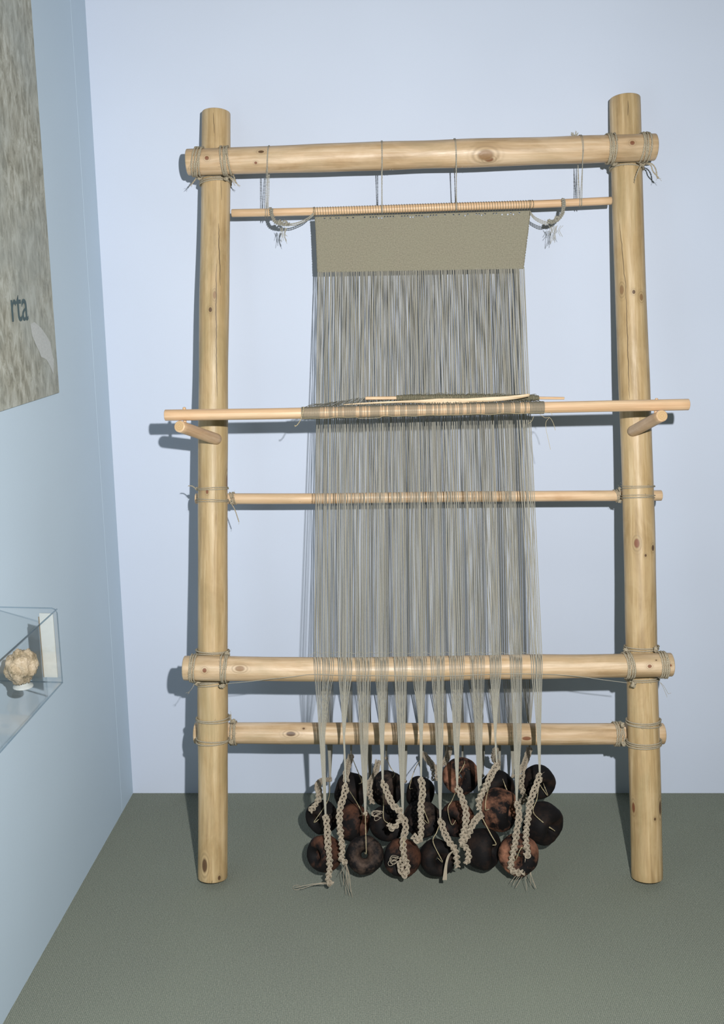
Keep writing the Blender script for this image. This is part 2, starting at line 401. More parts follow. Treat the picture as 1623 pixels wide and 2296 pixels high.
top, TBp, TBr = pole('crossbeam', [at_loom(x, y, .073) for x, y in [(419, 364), (640, 357), (850, 350), (1100, 342), (1350, 334), (1469, 330)]],
    [.0315, .0325, .034, .034, .033, .032], 'beam', loom,
    knots=[(463, 354, .0052, .005, 'red'), (585, 340, .004, .007, 'dark'), (573, 365, .0035, .0035, 'red'), (1097, 358, .006, .010, 'red'), (1089, 348, .012, .018, 'soft'), (1418, 320, .0055, .0055, 'red')],
    seed=3.1, n=80, label='upper crossbeam lashed to the fronts of both posts')
low, LBp, LBr = pole('crossbeam', [at_loom(x, y, .0715) for x, y in [(412, 1498), (600, 1500), (850, 1501), (1100, 1496), (1300, 1494), (1506, 1490)]],
    [.031, .0312, .0312, .031, .0305, .030], 'beam', loom,
    knots=[(459, 1503, .0055, .005, 'red'), (537, 1499, .0065, .011, 'soft'), (1456, 1494, .0045, .005, 'red'), (1471, 1480, .0018, .002, 'dark'), (1503, 1492, .003, .003, 'red')],
    seed=5.7, n=80, label='lower crossbeam lashed to the fronts of both posts, warp threads across it')
rail, RLp, RLr = pole('crossbeam', [at_loom(x, y, -.071) for x, y in [(436, 1643), (600, 1644), (850, 1645), (1100, 1646), (1300, 1646), (1488, 1645)]],
    [.0285, .029, .0295, .0295, .029, .0285], 'beam', loom,
    knots=[(652, 1646, .006, .012, 'dark'), (681, 1634, .0028, .0035, 'dark'), (1181, 1656, .0055, .0115, 'red')],
    seed=9.2, n=80, label='lowest crossbeam tied behind both posts')
shed, SRp, SRr = pole('shed_rod', [at_loom(x, y, -.056) for x, y in [(438, 1118), (700, 1118), (1000, 1114), (1300, 1112), (1483, 1111)]],
    [.0142] * 3, 'dowel', loom, knots=[(699, 1124, .0008, .0008, 'dark'), (672, 1125, .0007, .0007, 'dark')], seed=11, wob=.0004, bev=.002, sides=24, n=40)

# pegs that carry the heddle rod
HRY = -0.405
pegL = [at_loom(486, 985, .030), at_y(402, 956, HRY - .035)]
pegR = [at_loom(1418, 967, .030), at_y(1484, 932, HRY - .035)]
for pg, pin in ((pegL, (413, 932, 913)), (pegR, (1472, 910, 893))):
    o, _, _ = pole('peg', pg, [.0145, .0142], 'dowel', loom, n=12, wob=.0006, seed=pg[0][0] * 9, bev=.0025, sides=24)
    mb = MB(); a = at_y(pin[0], pin[2], HRY + .004); b = a - np.array([0, 0, .045])
    tube(mb, [b, a - np.array([0, 0, .002]), a], [.004, .004, .003], 12)
    mb.build('peg_pin', wood_mat('pin_wood', *TONES['dowel']), o)

# ------------------------------------------------------------------ rope lashings
def near(P, R, px, py, axis):
    Q = proj(P); v = (px, py)[axis]
    o = np.argsort(Q[:, axis]); k = np.interp(v, Q[o, axis], o.astype(float))
    i = int(min(max(math.floor(k), 0), len(P) - 2)); t = k - i
    T = P[i + 1] - P[i]; return P[i] * (1 - t) + P[i + 1] * t, T / np.linalg.norm(T), R[i] * (1 - t) + R[i + 1] * t
def ring_pts(c, T, r, tilt=0.0, n=44, ecc=1.0, jit=0.0006, tilt2=0.0):
    T = T / np.linalg.norm(T); A = np.array([0, -1, 0.2]); A -= T * (A @ T); A /= np.linalg.norm(A); B = np.cross(T, A)
    th = np.linspace(0, 2 * math.pi, n, endpoint=False); ph = random.random() * 9
    out = []
    for t in th:
        rr = r + jit * math.sin(3 * t + ph)
        out.append(c + rr * (math.cos(t) * A + math.sin(t) * B) + T * (tilt * math.sin(t) + tilt2 * math.cos(t) + jit * math.sin(2 * t + ph)))
    return np.array(out)
RR = 0.0029
def bands(mb, pole_, px, py, axis, count, spread, tilt=0.0, r=RR, extra=0.0):
    P, R = pole_
    for k in range(count):
        off = (k - (count - 1) / 2) * spread
        want = (px, py)[axis] + off; g = want
        for _ in range(6):      # the turn's front face, not its centre, sits at this height
            c, T, rad = near(P, R, g, g, axis); g += want - proj(c + LN * rad)[axis]
        rope(mb, ring_pts(c, T, rad + r * 0.9 + extra, tilt + random.uniform(-.002, .002), tilt2=random.uniform(-.0015, .0015)), r, closed=True, fuzz=5)
def ends(mb, c, dirs, r=0.0018, n=16, fray=5):
    for d in dirs:
        q = spline([c + np.array(x) for x in d], n); rope(mb, q, r)
        t = q[-1] - q[-2]; t /= np.linalg.norm(t)
        for _ in range(fray):
            e = t * random.uniform(.004, .010) + rng.normal(size=3) * .0022
            tube(mb, [q[-1], q[-1] + e * .5 + rng.normal(size=3) * .0006, q[-1] + e], .0004, 4)
def knot(mb, c, r=.007, yarn=RR):
    for k in range(3):
        a = rng.normal(size=3); a /= np.linalg.norm(a); rope(mb, ring_pts(np.asarray(c), a, r * random.uniform(.55, .8), n=18), yarn, closed=True, fuzz=3)
LP, RP, TB, LB, RL, SR = (LPp, LPr), (RPp, RPr), (TBp, TBr), (LBp, LBr), (RLp, RLr), (SRp, SRr)
# upper left
mb = MB()
bands(mb, TB, 440, 0, 0, 4, 5.2, tilt=-.006); bands(mb, TB, 503, 0, 0, 4, 5.2, tilt=.001)
bands(mb, LP, 0, 398, 1, 3, 5.5, tilt=.003)
for (x, y) in ((447, 398), (508, 398)): knot(mb, at_loom(x, y, .052), .008)
ends(mb, at_loom(440, 400, .05), [[(0, 0, 0), (-.004, -.005, -.006), (-.010, -.006, -.013)]])
ends(mb, at_loom(512, 396, .055), [[(0, 0, 0), (.010, -.006, -.004), (.022, -.004, -.018)], [(0, 0, 0), (.012, -.004, .003), (.018, -.006, -.010)], [(0, 0, 0), (.006, -.008, -.004), (.012, -.010, -.012)]])
mb.build('rope_lashing', M['rope'], loom)
# upper right
mb = MB()
bands(mb, TB, 1375, 0, 0, 4, 4.9); bands(mb, TB, 1452, 0, 0, 4, 5.2, tilt=-.001)
bands(mb, RP, 0, 366, 1, 2, 5.0, tilt=-.002)
knot(mb, at_loom(1440, 368, .05), .007); knot(mb, at_loom(1378, 366, .05), .007)
ends(mb, at_loom(1442, 366, .055), [[(0, 0, 0), (.018, -.008, -.002), (.030, -.006, -.014), (.036, -.004, -.034)], [(0, 0, 0), (.016, -.010, -.006), (.024, -.006, -.020), (.042, 0, -.036)], [(0, 0, 0), (-.012, -.008, -.014), (-.020, -.004, -.040)]], fray=3)
mb.build('rope_lashing', M['rope'], loom)
# lower left
mb = MB()
bands(mb, LB, 429, 0, 0, 3, 5.5, tilt=-.001); bands(mb, LB, 500, 0, 0, 3, 5.5, tilt=-.001)
bands(mb, LP, 0, 1466, 1, 2, 4.5, extra=.001); bands(mb, LP, 0, 1534, 1, 3, 4.0, tilt=.004)
for (x, y) in ((443, 1531), (498, 1538), (509, 1467)): knot(mb, at_loom(x, y, .052), .008)
ends(mb, at_loom(436, 1532, .06), [[(0, 0, 0), (-.006, -.004, -.012), (-.016, .004, -.026)]], r=.0006, fray=4)
mb.build('rope_lashing', M['rope'], loom)
# lower right
mb = MB()
bands(mb, LB, 1415, 0, 0, 4, 5.0, tilt=.0015); bands(mb, LB, 1493, 0, 0, 4, 4.6, tilt=.001)
bands(mb, RP, 0, 1457, 1, 2, 4.5, tilt=-.002); bands(mb, RP, 0, 1528, 1, 2, 4.5)
for (x, y) in ((1420, 1535), (1404, 1459), (1470, 1456)): knot(mb, at_loom(x, y, .054), .008)
ends(mb, at_loom(1480, 1530, .06), [[(0, 0, 0), (.010, .004, -.016), (.022, .01, -.040)], [(0, 0, 0), (.012, .004, -.013), (.026, .01, -.036)]], r=.0005, fray=1)
mb.build('rope_lashing', M['rope'], loom)
# rail and shed rod, tied behind the posts
mb = MB()
bands(mb, LP, 0, 1619, 1, 2, 5); bands(mb, LP, 0, 1668, 1, 2, 5); bands(mb, RL, 521, 0, 0, 3, 5)
knot(mb, at_loom(522, 1617, -.04), .006); knot(mb, at_loom(518, 1664, -.03), .006)
ends(mb, at_loom(517, 1620, -.03), [[(0, 0, 0), (.001, -.004, .010), (.001, 0, .024)]], fray=1)
mb.build('rope_lashing', M['rope'], loom)
mb = MB()
bands(mb, RP, 0, 1627, 1, 3, 5.0); bands(mb, RP, 0, 1674, 1, 3, 4.5); bands(mb, RL, 1391, 0, 0, 4, 5)
knot(mb, at_loom(1396, 1626, -.03), .007); knot(mb, at_loom(1399, 1668, -.02), .006)
mb.build('rope_lashing', M['rope'], loom)
mb = MB()
bands(mb, LP, 0, 1096, 1, 2, 3.4, r=.0019, tilt=.003); bands(mb, LP, 0, 1122, 1, 2, 4.0, r=.0019); bands(mb, SR, 521, 0, 0, 3, 4, r=.0018, tilt=.004)
knot(mb, at_loom(519, 1126, -.03), .006, .0018); knot(mb, at_loom(441, 1096, 0), .004, .0016)
ends(mb, at_loom(441, 1097, .002), [[(0, 0, 0), (-.012, .002, .008), (-.022, .005, .008)]], r=.0015, fray=1)
ends(mb, at_loom(519, 1130, -.02), [[(0, 0, 0), (.009, -.004, -.015), (.018, 0, -.048)]], r=.0015, fray=1)
mb.build('rope_lashing', M['rope'], loom)
mb = MB()
bands(mb, RP, 0, 1092, 1, 2, 3.4, r=.0019); bands(mb, RP, 0, 1114, 1, 3, 3.0, r=.0017); bands(mb, SR, 1387, 0, 0, 3, 4, r=.0018, tilt=.003)
knot(mb, at_loom(1389, 1096, -.03), .005, .0018); knot(mb, at_loom(1390, 1124, -.03), .005, .0018)
mb.build('rope_lashing', M['rope'], loom)
# thin guide yarns strung from the lower lashings along the beam
mb = MB()
gp = [at_loom(507, 1533, .075)] + [at_loom(x, y, .1055) for x, y in [(560, 1528), (600, 1523), (650, 1518), (700, 1512), (760, 1514), (880, 1515), (1000, 1516), (1120, 1511), (1230, 1512), (1300, 1517)]] + [at_loom(1350, 1524, .10), at_loom(1406, 1531, .09)]
tube(mb, spline(gp, 120), .0008, 5)
mb.build('guide_yarn', M['yarn'], loom)

# ------------------------------------------------------------------ rod that carries the cloth, hung under the crossbeam
RODOFF = .030
rodE = [at_loom(519, 478, RODOFF), at_loom(706, 474, RODOFF), at_loom(950, 466, RODOFF), at_loom(1200, 458, RODOFF), at_loom(1371, 450, RODOFF)]
rod_t = empty('cloth_rod', rodE[2]); tag(rod_t, 'thin smooth peeled rod hanging on cords below the top crossbeam, cloth bound to it', 'rod')
rodo, RDp, RDr = pole('rod', rodE, [.0098] * 3, 'dowel', rod_t, seed=13, wob=.0002, bev=.002, sides=20, n=40, grain=(90, 2.0), blotch=.2)
def stadium(c1, r1, c2, r2, n=14, dx=0.0, side=1):
    """loop over the crossbeam and under the rod"""
    out = []
    d = c2 - c1; d /= np.linalg.norm(d)          # from beam down to rod
    X = np.array([1.0, 0, 0]); nrm = np.cross(X, d); nrm /= np.linalg.norm(nrm)
    if nrm[1] > 0: nrm = -nrm
    for a in np.linspace(0, math.pi, n): out.append(c1 + r1 * (math.cos(a) * nrm - math.sin(a) * d))
    for a in np.linspace(0, math.pi, n): out.append(c2 + r2 * (-math.cos(a) * nrm + math.sin(a) * d) + X * dx)
    out.append(out[0]); return np.array(out)
for px, px2, cnt, frays in ((601, 596, 2, None), (855, 857, 2, (878, 378)), (1019, 1023, 2, (1042, 372)), (1300, 1302, 2, (1287, 306))):
    mb = MB()
    for k in range(cnt):
        c1, _, r1 = near(TBp, TBr, px + k * 1.6, 0, 0); c2, _, r2 = near(RDp, RDr, px2 + k * (7 if px in (601, 1300) else 2) * (1 if px < 700 else -1) * .6, 0, 0)
        P = stadium(c1, r1 + .0013, c2, r2 + .0013); P = spline(P[::2], 90)
        rope(mb, P, .0011, pitch=.008, sides=4)
    if frays:
        c = at_loom(frays[0], frays[1], .073)
        up = frays[1] < 320
        for _ in range(16):
            e = np.array([random.uniform(-.010, .010), random.uniform(-.006, .004), (random.uniform(.008, .02) if up else -random.uniform(.004, .011))])
            b = c + np.array([0, 0, -.006 if up else .006])
            tube(mb, [b, b + e * .5 + rng.normal(size=3) * .001, b + e], .0009 if up else .0006, 4)
        if up: knot(mb, c + np.array([0, 0, -.006]), .006, .0016)
    mb.build('hanging_cord', M['yarn'], rod_t)

# ------------------------------------------------------------------ cloth with its warp
ctop_l, ctop_r = at_loom(706, 486, RODOFF), at_loom(1190, 472, RODOFF)
CY_ = float(ctop_l[1])
cl = empty('woven_cloth', at_y(948, 545, CY_))
tag(cl, 'grey linen cloth started at the top of the loom, its long warp hanging below', 'cloth')
nx, nz = 150, 44
mb = MB(); V = []
for j in range(nz + 1):
    t = j / nz
    for i in range(nx + 1):
        s = i / nx
        xl = 706 + 6 * t ** 0.7; xr = 1189 - 16 * t + 0.0
        px = xl + (xr - xl) * s
        yt = 486 - 14 * s; yb = 611 - 8 * s
        sc = 1.6 * abs(math.sin(j * math.pi / 2.2)) * (1 if i in (0, nx) else 0)
        px += -sc if i == 0 else (sc if i == nx else 0)
        P = at_y(px, yt + (yb - yt) * t, CY_)
        P[1] += 0.0015 * noise.noise(Vector((s * 7, t * 4, 0))) + .0006 * noise.noise(Vector((s * 40, t * 30, 2)))
        V.append(P)
V = np.array(V); off = np.array([0, .0012, 0])
F_, UV = [], []
holes = set()
for i in range(6, nx - 4, 2):
    if random.random() < .62: holes.add((1 if random.random() < .75 else 2, i))
for j in range(nz):
    for i in range(nx):
        if (j, i) in holes: continue
        a = j * (nx + 1) + i; F_.append([a, a + nx + 1, a + nx + 2, a + 1])
        q = [(i, j), (i, j + 1), (i + 1, j + 1), (i + 1, j)]; UV.append([(x / nx * .5, y / nz * .14) for x, y in q])
mb.add(V, F_, UV)
panel = mb.build('woven_panel', M['cloth'], cl)
sm = panel.modifiers.new('thickness', 'SOLIDIFY'); sm.thickness = .0014; sm.offset = 0
# stitches binding the cloth to the rod
mb = MB(); npit = 82
pts = []
for k in range(npit * 12 + 1):
    s = k / (npit * 12); px = 705 + (1190 - 705) * s
    c, T, r = near(RDp, RDr, px, 0, 0); a = 2 * math.pi * k / 12
    low_ = math.cos(a) < -0.6
    rr = r + .0009 + (0.004 if low_ else 0)
    pts.append(c + rr * (math.cos(a) * np.array([0, 0, 1]) + math.sin(a) * np.array([0, -1, 0])))
tube(mb, pts, .00062, 4)
for px in (703, 706, 1188, 1194):
    c, T, r = near(RDp, RDr, px, 0, 0); rope(mb, ring_pts(c, T, r + .001, n=20), .0010, closed=True)
mb.build('binding_thread', M['wool'], cl)
# starting-band cords tied back to the rod on both sides
def braid(mb, path, A=.0055, Bd=.0032, pitch=.020, strand=.0026, yarns=5, n=None):
    path = np.asarray(path, float); Ltot = np.sum(np.linalg.norm(np.diff(path, axis=0), axis=1))
    n = n or max(24, int(Ltot / .0016)); P = spline(path, n)
    P, T, X, Y = frames(P, (1, 0.1, 0)); S = np.linspace(0, Ltot, n)
    for k in range(3):
        ph = 2 * math.pi * (S / pitch + k / 3)
        wv = 1 + .15 * np.sin(S * 170 + k)
        C = P + (np.sin(ph) * A * wv)[:, None] * X + (np.sin(2 * ph) * Bd)[:, None] * Y
        for q in range(yarns):
            p2 = 2 * math.pi * (S / .055 + q / yarns) + k
            D = C + (np.cos(p2) * strand * .8 * wv)[:, None] * X + (np.sin(p2) * strand * .8)[:, None] * Y
            tube(mb, D, strand * .36, 4)
mb = MB()
sy = CY_ - .012
rope(mb, spline([at_y(703, 478, sy), at_y(690, 489, sy), at_y(668, 499, sy - .004), at_y(648, 503, sy - .006)], 30), .0016)
rope(mb, spline([at_y(703, 482, sy), at_y(688, 494, sy), at_y(664, 504, sy - .004), at_y(646, 505, sy - .004)], 30), .0014)
braid(mb, [at_y(650, 503, sy - .006), at_y(634, 503, sy - .008), at_y(619, 499, sy - .006), at_y(610, 484, sy - .003), at_y(608, 468, sy - .003)], A=.0035, strand=.0019, Bd=.002, pitch=.014)
knot(mb, at_y(638, 500, sy - .009), .008, .0018); knot(mb, at_y(627, 497, sy - .009), .007, .0018)
c, T, r = near(RDp, RDr, 609, 0, 0)
for k in range(3): rope(mb, ring_pts(c + np.array([.002 * (k - 1), 0, 0]), T, r + .0015, n=20, tilt=.003), .0014, closed=True)
b = at_y(634, 508, sy - .009)
for _ in range(12):
    e = np.array([random.uniform(-.009, .012), 0, -random.uniform(.018, .042)]); tube(mb, spline([b + e * [1, 0, .1], b + e * .55 + rng.normal(size=3) * .0015, b + e], 8), .0006, 4)
mb.build('edge_tie', M['yarn'], cl)
mb = MB()
for dy in (0, 3, 6): rope(mb, spline([at_y(1188, 474 + dy, sy), at_y(1200, 487 + dy, sy), at_y(1222, 497 + dy, sy - .004), at_y(1238, 498, sy - .006)], 30), .0011)
braid(mb, [at_y(1234, 499, sy - .006), at_y(1248, 494, sy - .008), at_y(1259, 482, sy - .006), at_y(1263, 466, sy - .003), at_y(1263, 446, sy - .003)], A=.0036, strand=.0019, Bd=.002, pitch=.014)
knot(mb, at_y(1232, 497, sy - .009), .007, .0018); knot(mb, at_y(1248, 490, sy - .009), .007, .0018)
c, T, r = near(RDp, RDr, 1263, 0, 0)
for k in range(3): rope(mb, ring_pts(c + np.array([.002 * (k - 1), 0, 0]), T, r + .0015, n=20, tilt=.002), .0014, closed=True)
b = at_y(1243, 503, sy - .009)
for _ in range(13):
    e = np.array([random.uniform(-.016, .022), 0, -random.uniform(.018, .050)]); tube(mb, spline([b + e * [1, 0, .1], b + e * .55 + rng.normal(size=3) * .0015, b + e], 8), .0006, 4)
mb.build('edge_tie', M['yarn'], cl)

# ---- warp bundles
FRONT = [(703, 748, 722), (757, 790, 771), (798, 832, 816), (841, 871, 856), (882, 914, 900), (923, 958, 944), (965, 997, 985),
         (1007, 1041, 1023), (1053, 1087, 1073), (1098, 1125, 1110), (1142, 1172, 1160), (1190, 1217, 1208)]
FK = [(730, 1830), (775, 1760), (819, 1824), (858, 1753), (903, 1832), (944, 1747), (987, 1838), (1025, 1765), (1077, 1824), (1114, 1714), (1158, 1800), (1210, 1736)]
RAILW = [9, 3, 14, 8, 12, 5, 12, 10, 12, 3, 13, 7]
chains_f = {
 0: [(730, 1830), (733, 1860), (734, 1890), (738, 1920), (739, 1950), (736, 1975), (745, 1982)],
 1: [(775, 1764), (770, 1785), (762, 1812), (761, 1845), (765, 1880), (768, 1905), (766, 1925), (776, 1936)],
 3: [(860, 1757), (869, 1782), (880, 1805), (896, 1820), (895, 1840), (880, 1858), (872, 1848)],
 4: [(904, 1832), (909, 1855), (903, 1885), (906, 1920), (914, 1945), (907, 1962), (897, 1946), (903, 1925)],
 5: [(944, 1747), (947, 1775), (943, 1805), (944, 1835), (944, 1868), (938, 1886), (925, 1874)],
 6: [(988, 1840), (996, 1868), (1008, 1890), (1020, 1905), (1024, 1928), (1026, 1944)],
 7: [(1026, 1766), (1036, 1792), (1044, 1820), (1043, 1850), (1038, 1872), (1036, 1890), (1048, 1905), (1050, 1925), (1044, 1936)],
 8: [(1079, 1826), (1066, 1838), (1056, 1856), (1046, 1878), (1034, 1892)],
 9: [(1115, 1715), (1103, 1732), (1094, 1752), (1083, 1775), (1074, 1795), (1074, 1815)],
 10: [(1160, 1802), (1163, 1830), (1158, 1862), (1154, 1895), (1148, 1925), (1146, 1948), (1160, 1956), (1176, 1955)],
 11: [(1210, 1740), (1200, 1765), (1189, 1795), (1184, 1830), (1180, 1865), (1180, 1895), (1184, 1915), (1176, 1920)],
}
FKY = -0.468
def front_thread(g, s, jit):
    x0, x1, xr = FRONT[g]; kx, ky = FK[g]
    gl = g / 12; frac = (g + s) / 12
    pf = 712 + (1176 - 712) * frac + jit * 2.0
    xb = x0 + (x1 - x0) * s + jit
    a = at_y(pf, 609 - 8 * frac, CY_ - .0007); 
    bt = at_loom(xb, 1482, .1035); bm = at_loom(xb, 1500, .1045); bb = at_loom(xb + (xr - xb) * .10, 1522, .1035)
    w = RAILW[g]
    if w > 8: xm = xr + (s - .5) * w * 1.45
    else: xm = xr + (s - .5) * w * 1.3
    m1 = at_y(xb + (xm - xb) * .62, 1580, -.452); m2 = at_y(xm, 1650, -.460)
    k0 = at_y(kx + (s - .5) * 3.0, ky, FKY)
    u = at_y(pf + (xb - pf) * .36, 920, 0)  # straight run towards the beam
    run = [a, a * .67 + bt * .33, a * .33 + bt * .67]
    return run + [bt, bm, bb, m1, m2, k0]
random.seed(21)
for g in range(12):
    mb = MB(); n = 15
    for k in range(n):
        s = (k + .5) / n + random.uniform(-.018, .018)
        P = front_thread(g, s, random.uniform(-.9, .9))
        tube(mb, P[:3] + P[3:], .00062 + random.uniform(-.00008, .00012), 5)
    bo = mb.build('warp_bundle', M['yarn'], cl); bo['kind'] = 'stuff'
    kx, ky = FK[g]
    mb = MB(); knot(mb, at_y(kx, ky, FKY - .002), .0062, .0016); mb.build('knot', M['chainyarn'], bo)
    if g in chains_f:
        mb = MB(); ch = chains_f[g]
        pts = [at_y(x, y, FKY - .012 - .052 * min(1, 3.0 * i / len(ch))) for i, (x, y) in enumerate(ch)]
        for q in pts: q[2] = max(q[2], .012)
        braid(mb, pts, A=.0060, Bd=.0036, strand=.0028, pitch=.044)
        if g in (0, 10, 1, 11):
            b = pts[-1]
            dirs = {0: [(663, 1990), (675, 1993), (700, 1985)], 1: [(762, 1960), (775, 2005), (783, 2008), (790, 2012), (780, 1990), (786, 2000), (770, 1985)],
                    10: [(1150, 1985), (1156, 1990), (1145, 1978), (1158, 1975)], 11: [(1181, 1996), (1190, 1985), (1200, 1990), (1195, 1978), (1202, 1992), (1180, 1970)]}[g]
            if g == 11: b = at_y(1177, 1925, FKY - .06)
            for (x, y) in dirs:
                e = at_y(x, y, -.52); 
                if e[2] < .003:
                    r_ = ray(x, y); e = CAM + r_ * ((.003 - CAM[2]) / r_[2])
                tube(mb, spline([b, (b + e) / 2 + np.array([random.uniform(-.004, .004), 0, .006]), e], 12), .0007, 4)
        if g == 0:      # little loop lying on the carpet
            r_ = ray(665, 1990); c = CAM + r_ * ((.004 - CAM[2]) / r_[2])
            tube(mb, [c + .010 * np.array([math.cos(t), math.sin(t), .05]) for t in np.linspace(0, 6.2, 20)], .0006, 4)
        if g == 6:      # trimmed tail hanging beside the chain
            for k in range(9):
                P = [at_y(x + (k - 4) * w, y, FKY - .075) for x, y, w in ((1016, 1908, .3), (1006, 1918, .5), (1000, 1940, .6), (997, 1973, 1.1))]
                for q in P: q[2] = max(q[2], .004)
                tube(mb, spline(P, 14), .0009, 4)
        if g in (3, 4):  # curled ends
            for _ in range(5):
                px, py = {3: (842, 1830), 4: (884, 1930)}[g]
                c = at_y(px + random.uniform(-3, 6), py + random.uniform(-8, 10), FKY - .07); rr = random.uniform(.006, .010)
                tube(mb, [c + np.array([rr * 1.5 * math.cos(t), -.004 * math.sin(2 * t), rr * .7 * math.sin(t) + .3 * rr * math.cos(t)]) for t in np.linspace(0.3, 6.0, 22)], .0006, 4)
        mb.build('yarn_chain', M['chainyarn'], bo)
# back shed: hangs plumb behind the beams
BK = [(740, 1745), (787, 1694), (829, 1757), (866, 1700), (908, 1752), (948, 1690), (1000, 1712), (1037, 1702), (1082, 1740), (1120, 1735), (1150, 1740), (1187, 1685)]
chains_b = {0: [(738, 1748), (722, 1750), (713, 1762), (716, 1785), (706, 1805), (694, 1818)],
            1: [(787, 1694), (781, 1712), (776, 1735), (776, 1752)],
            2: [(848, 1706), (840, 1735), (829, 1757), (829, 1780), (835, 1802)],
            5: [(949, 1690), (960, 1705), (972, 1722), (974, 1750)],
            6: [(1008, 1676), (1003, 1695), (996, 1715)],
            9: [(1116, 1712), (1108, 1700), (1112, 1680)],
            11: [(1187, 1678), (1180, 1700), (1171, 1728), (1169, 1760), (1176, 1790), (1166, 1800)]}
BY = CY_ + .004
BD = {0: -.27, 1: -.15, 2: -.15, 5: -.14, 6: -.15, 9: -.20, 11: -.16}
for g in range(12):
    mb = MB(); n = 16; kx, ky = BK[g]
    for k in range(n):
        s = (k + .5) / n + random.uniform(-.018, .018); fr = (g + s) / 12
        j = random.uniform(-.9, .9)
        a = at_y(712 + 464 * fr + j, 607 - 8 * fr, CY_ + .0007)
        m0 = at_y(707 + 490 * fr + j, 1120, BY); m = at_y(706 + 497 * fr + j, 1470, BY)
        e = at_y(kx + (s - .5) * (6 if g % 2 else 10), ky - 60, BY); e2 = at_y(kx + (s - .5) * 3, ky, BY - .003)
        tube(mb, [a, m0, m, e, e2], .00062 + random.uniform(-.00008, .00012), 5)
    bo = mb.build('warp_bundle', M['yarn'], cl); bo['kind'] = 'stuff'
    mb = MB(); knot(mb, at_y(kx, ky, BY - .004), .006, .0016); mb.build('knot', M['chainyarn'], bo)
    if g in chains_b:
        mb = MB(); braid(mb, [at_y(x, y, BY - .008 + BD[g] * min(1, i * .4)) for i, (x, y) in enumerate(chains_b[g])], A=.0060, Bd=.0036, strand=.0028, pitch=.042)
        mb.build('yarn_chain', M['chainyarn'], bo)
# crossing spacer yarn just above the lower beam
mb = MB()
tube(mb, [at_loom(690 + i * 6.6, 1464 + 2.0 * math.sin(i * 1.7) + (4 if i < 2 else 0), .098 + .004 * math.sin(i * 1.3)) for i in range(80)], .0006, 4)
mb.build('spacer_yarn', M['yarn'], cl)

# ------------------------------------------------------------------ heddle rod on its pegs
hr = empty('heddle_rod', at_y(957, 919, HRY)); tag(hr, 'long heddle rod wrapped in grey yarn, resting on two pegs across the warp', 'rod')
_, HRp, HRr = pole('rod', [at_y(369.5, 931, HRY), at_y(650, 927, HRY), at_y(950, 920, HRY), at_y(1300, 912, HRY), at_y(1544, 907, HRY)], [.0134, .0132, .0134, .0136], 'dowel', hr,
     seed=17, wob=.0003, bev=.002, sides=24, n=50, grain=(120, 1.5), blotch=.15)
mb = MB(); pts = []; x = 676.0; a = 0.0; step = 24
while x < 1219:
    dens = .5 + .5 * noise.noise(Vector((x * .030, 0, 3))); dx = 1.15 + 3.4 * max(0, dens - .42) ** 1.3 * 2.2
    dx = 1.3 if random.random() > .13 else random.uniform(2.6, 5.0)
    if x < 715 or x > 1190: dx = 1.2
    for k in range(12):
        c, T, r = near(HRp, HRr, x + dx * k / 12, 0, 0); t = 2 * math.pi * k / 12
        rr = r + .0010 + random.uniform(0, .0005)
        pts.append(c + rr * (math.cos(t) * np.array([0, 0, 1]) + math.sin(t) * np.array([0, -1, 0])))
    x += dx
tube(mb, pts, .00062, 4)
o = mb.build('yarn_wrapping', plain_mat('wrapping_yarn', (0.27, 0.245, 0.185), spec=.05), hr); o['kind'] = 'stuff'
mb = MB()
for k in range(190):
    x = 682 + (1214 - 682) * (k + random.random()) / 190
    c, T, r = near(HRp, HRr, x, 0, 0); a = c + np.array([0, .002, r + .0008]); xb = 712 + (x - 682) / (1214 - 682) * (1190 - 712)
    b = at_y(xb, 907 - 15 * min(1, (x - 682) / 110) + random.uniform(-1.5, 2.0), -.245)
    m = (a + b) / 2 + np.array([random.uniform(-.002, .002), 0, random.uniform(-.005, .004)])
    tube(mb, spline([c + np.array([0, -r * .7, r * .8]), a, m, b], 8), .0006, 4)
    if k % 2 == 0:
        a2 = c + np.array([0, .004, -r - .0006]); tube(mb, spline([a2, (a2 + b) / 2 + np.array([0, 0, -.004]), b - np.array([0, 0, .004])], 6), .0006, 4)
o = mb.build('heddle_loops', M['yarn'], hr); o['kind'] = 'stuff'
# thread running along the front of the wrapping, loose ends
mb = MB()
pp = []
for i in range(90):
    x = 676 + (1216 - 676) * i / 89; c, T, r = near(HRp, HRr, x, 0, 0)
    t = .75 + .35 * noise.noise(Vector((i * .18, 2, 0))) + (.4 if 20 < i < 30 else 0)
    pp.append(c + (r + .0026) * np.array([0, -math.cos(t), -math.sin(t)]))
tube(mb, spline(pp, 180), .0006, 4)
rope(mb, spline([at_y(681, 912, HRY - .017), at_y(676, 935, HRY - .018), at_y(670, 948, HRY - .017), at_y(664, 955, HRY - .016)], 20), .0011)
c = at_y(664, 955, HRY - .016)
for _ in range(6): tube(mb, [c, c + np.array([-.004, 0, -.002]) + rng.normal(size=3) * .0015], .0006, 4)
for ps in ([(1210, 928), (1222, 937), (1232, 936), (1240, 948), (1245, 965)], [(1232, 936), (1224, 946), (1224, 962), (1229, 985), (1234, 1008)], [(1215, 926), (1232, 924), (1238, 930)], [(1196, 934), (1192, 944), (1184, 950)]):
    tube(mb, spline([at_y(x_, y_, HRY - .012) for x_, y_ in ps], 16), .0006, 4)
mb.build('loose_thread', M['twine'], hr)

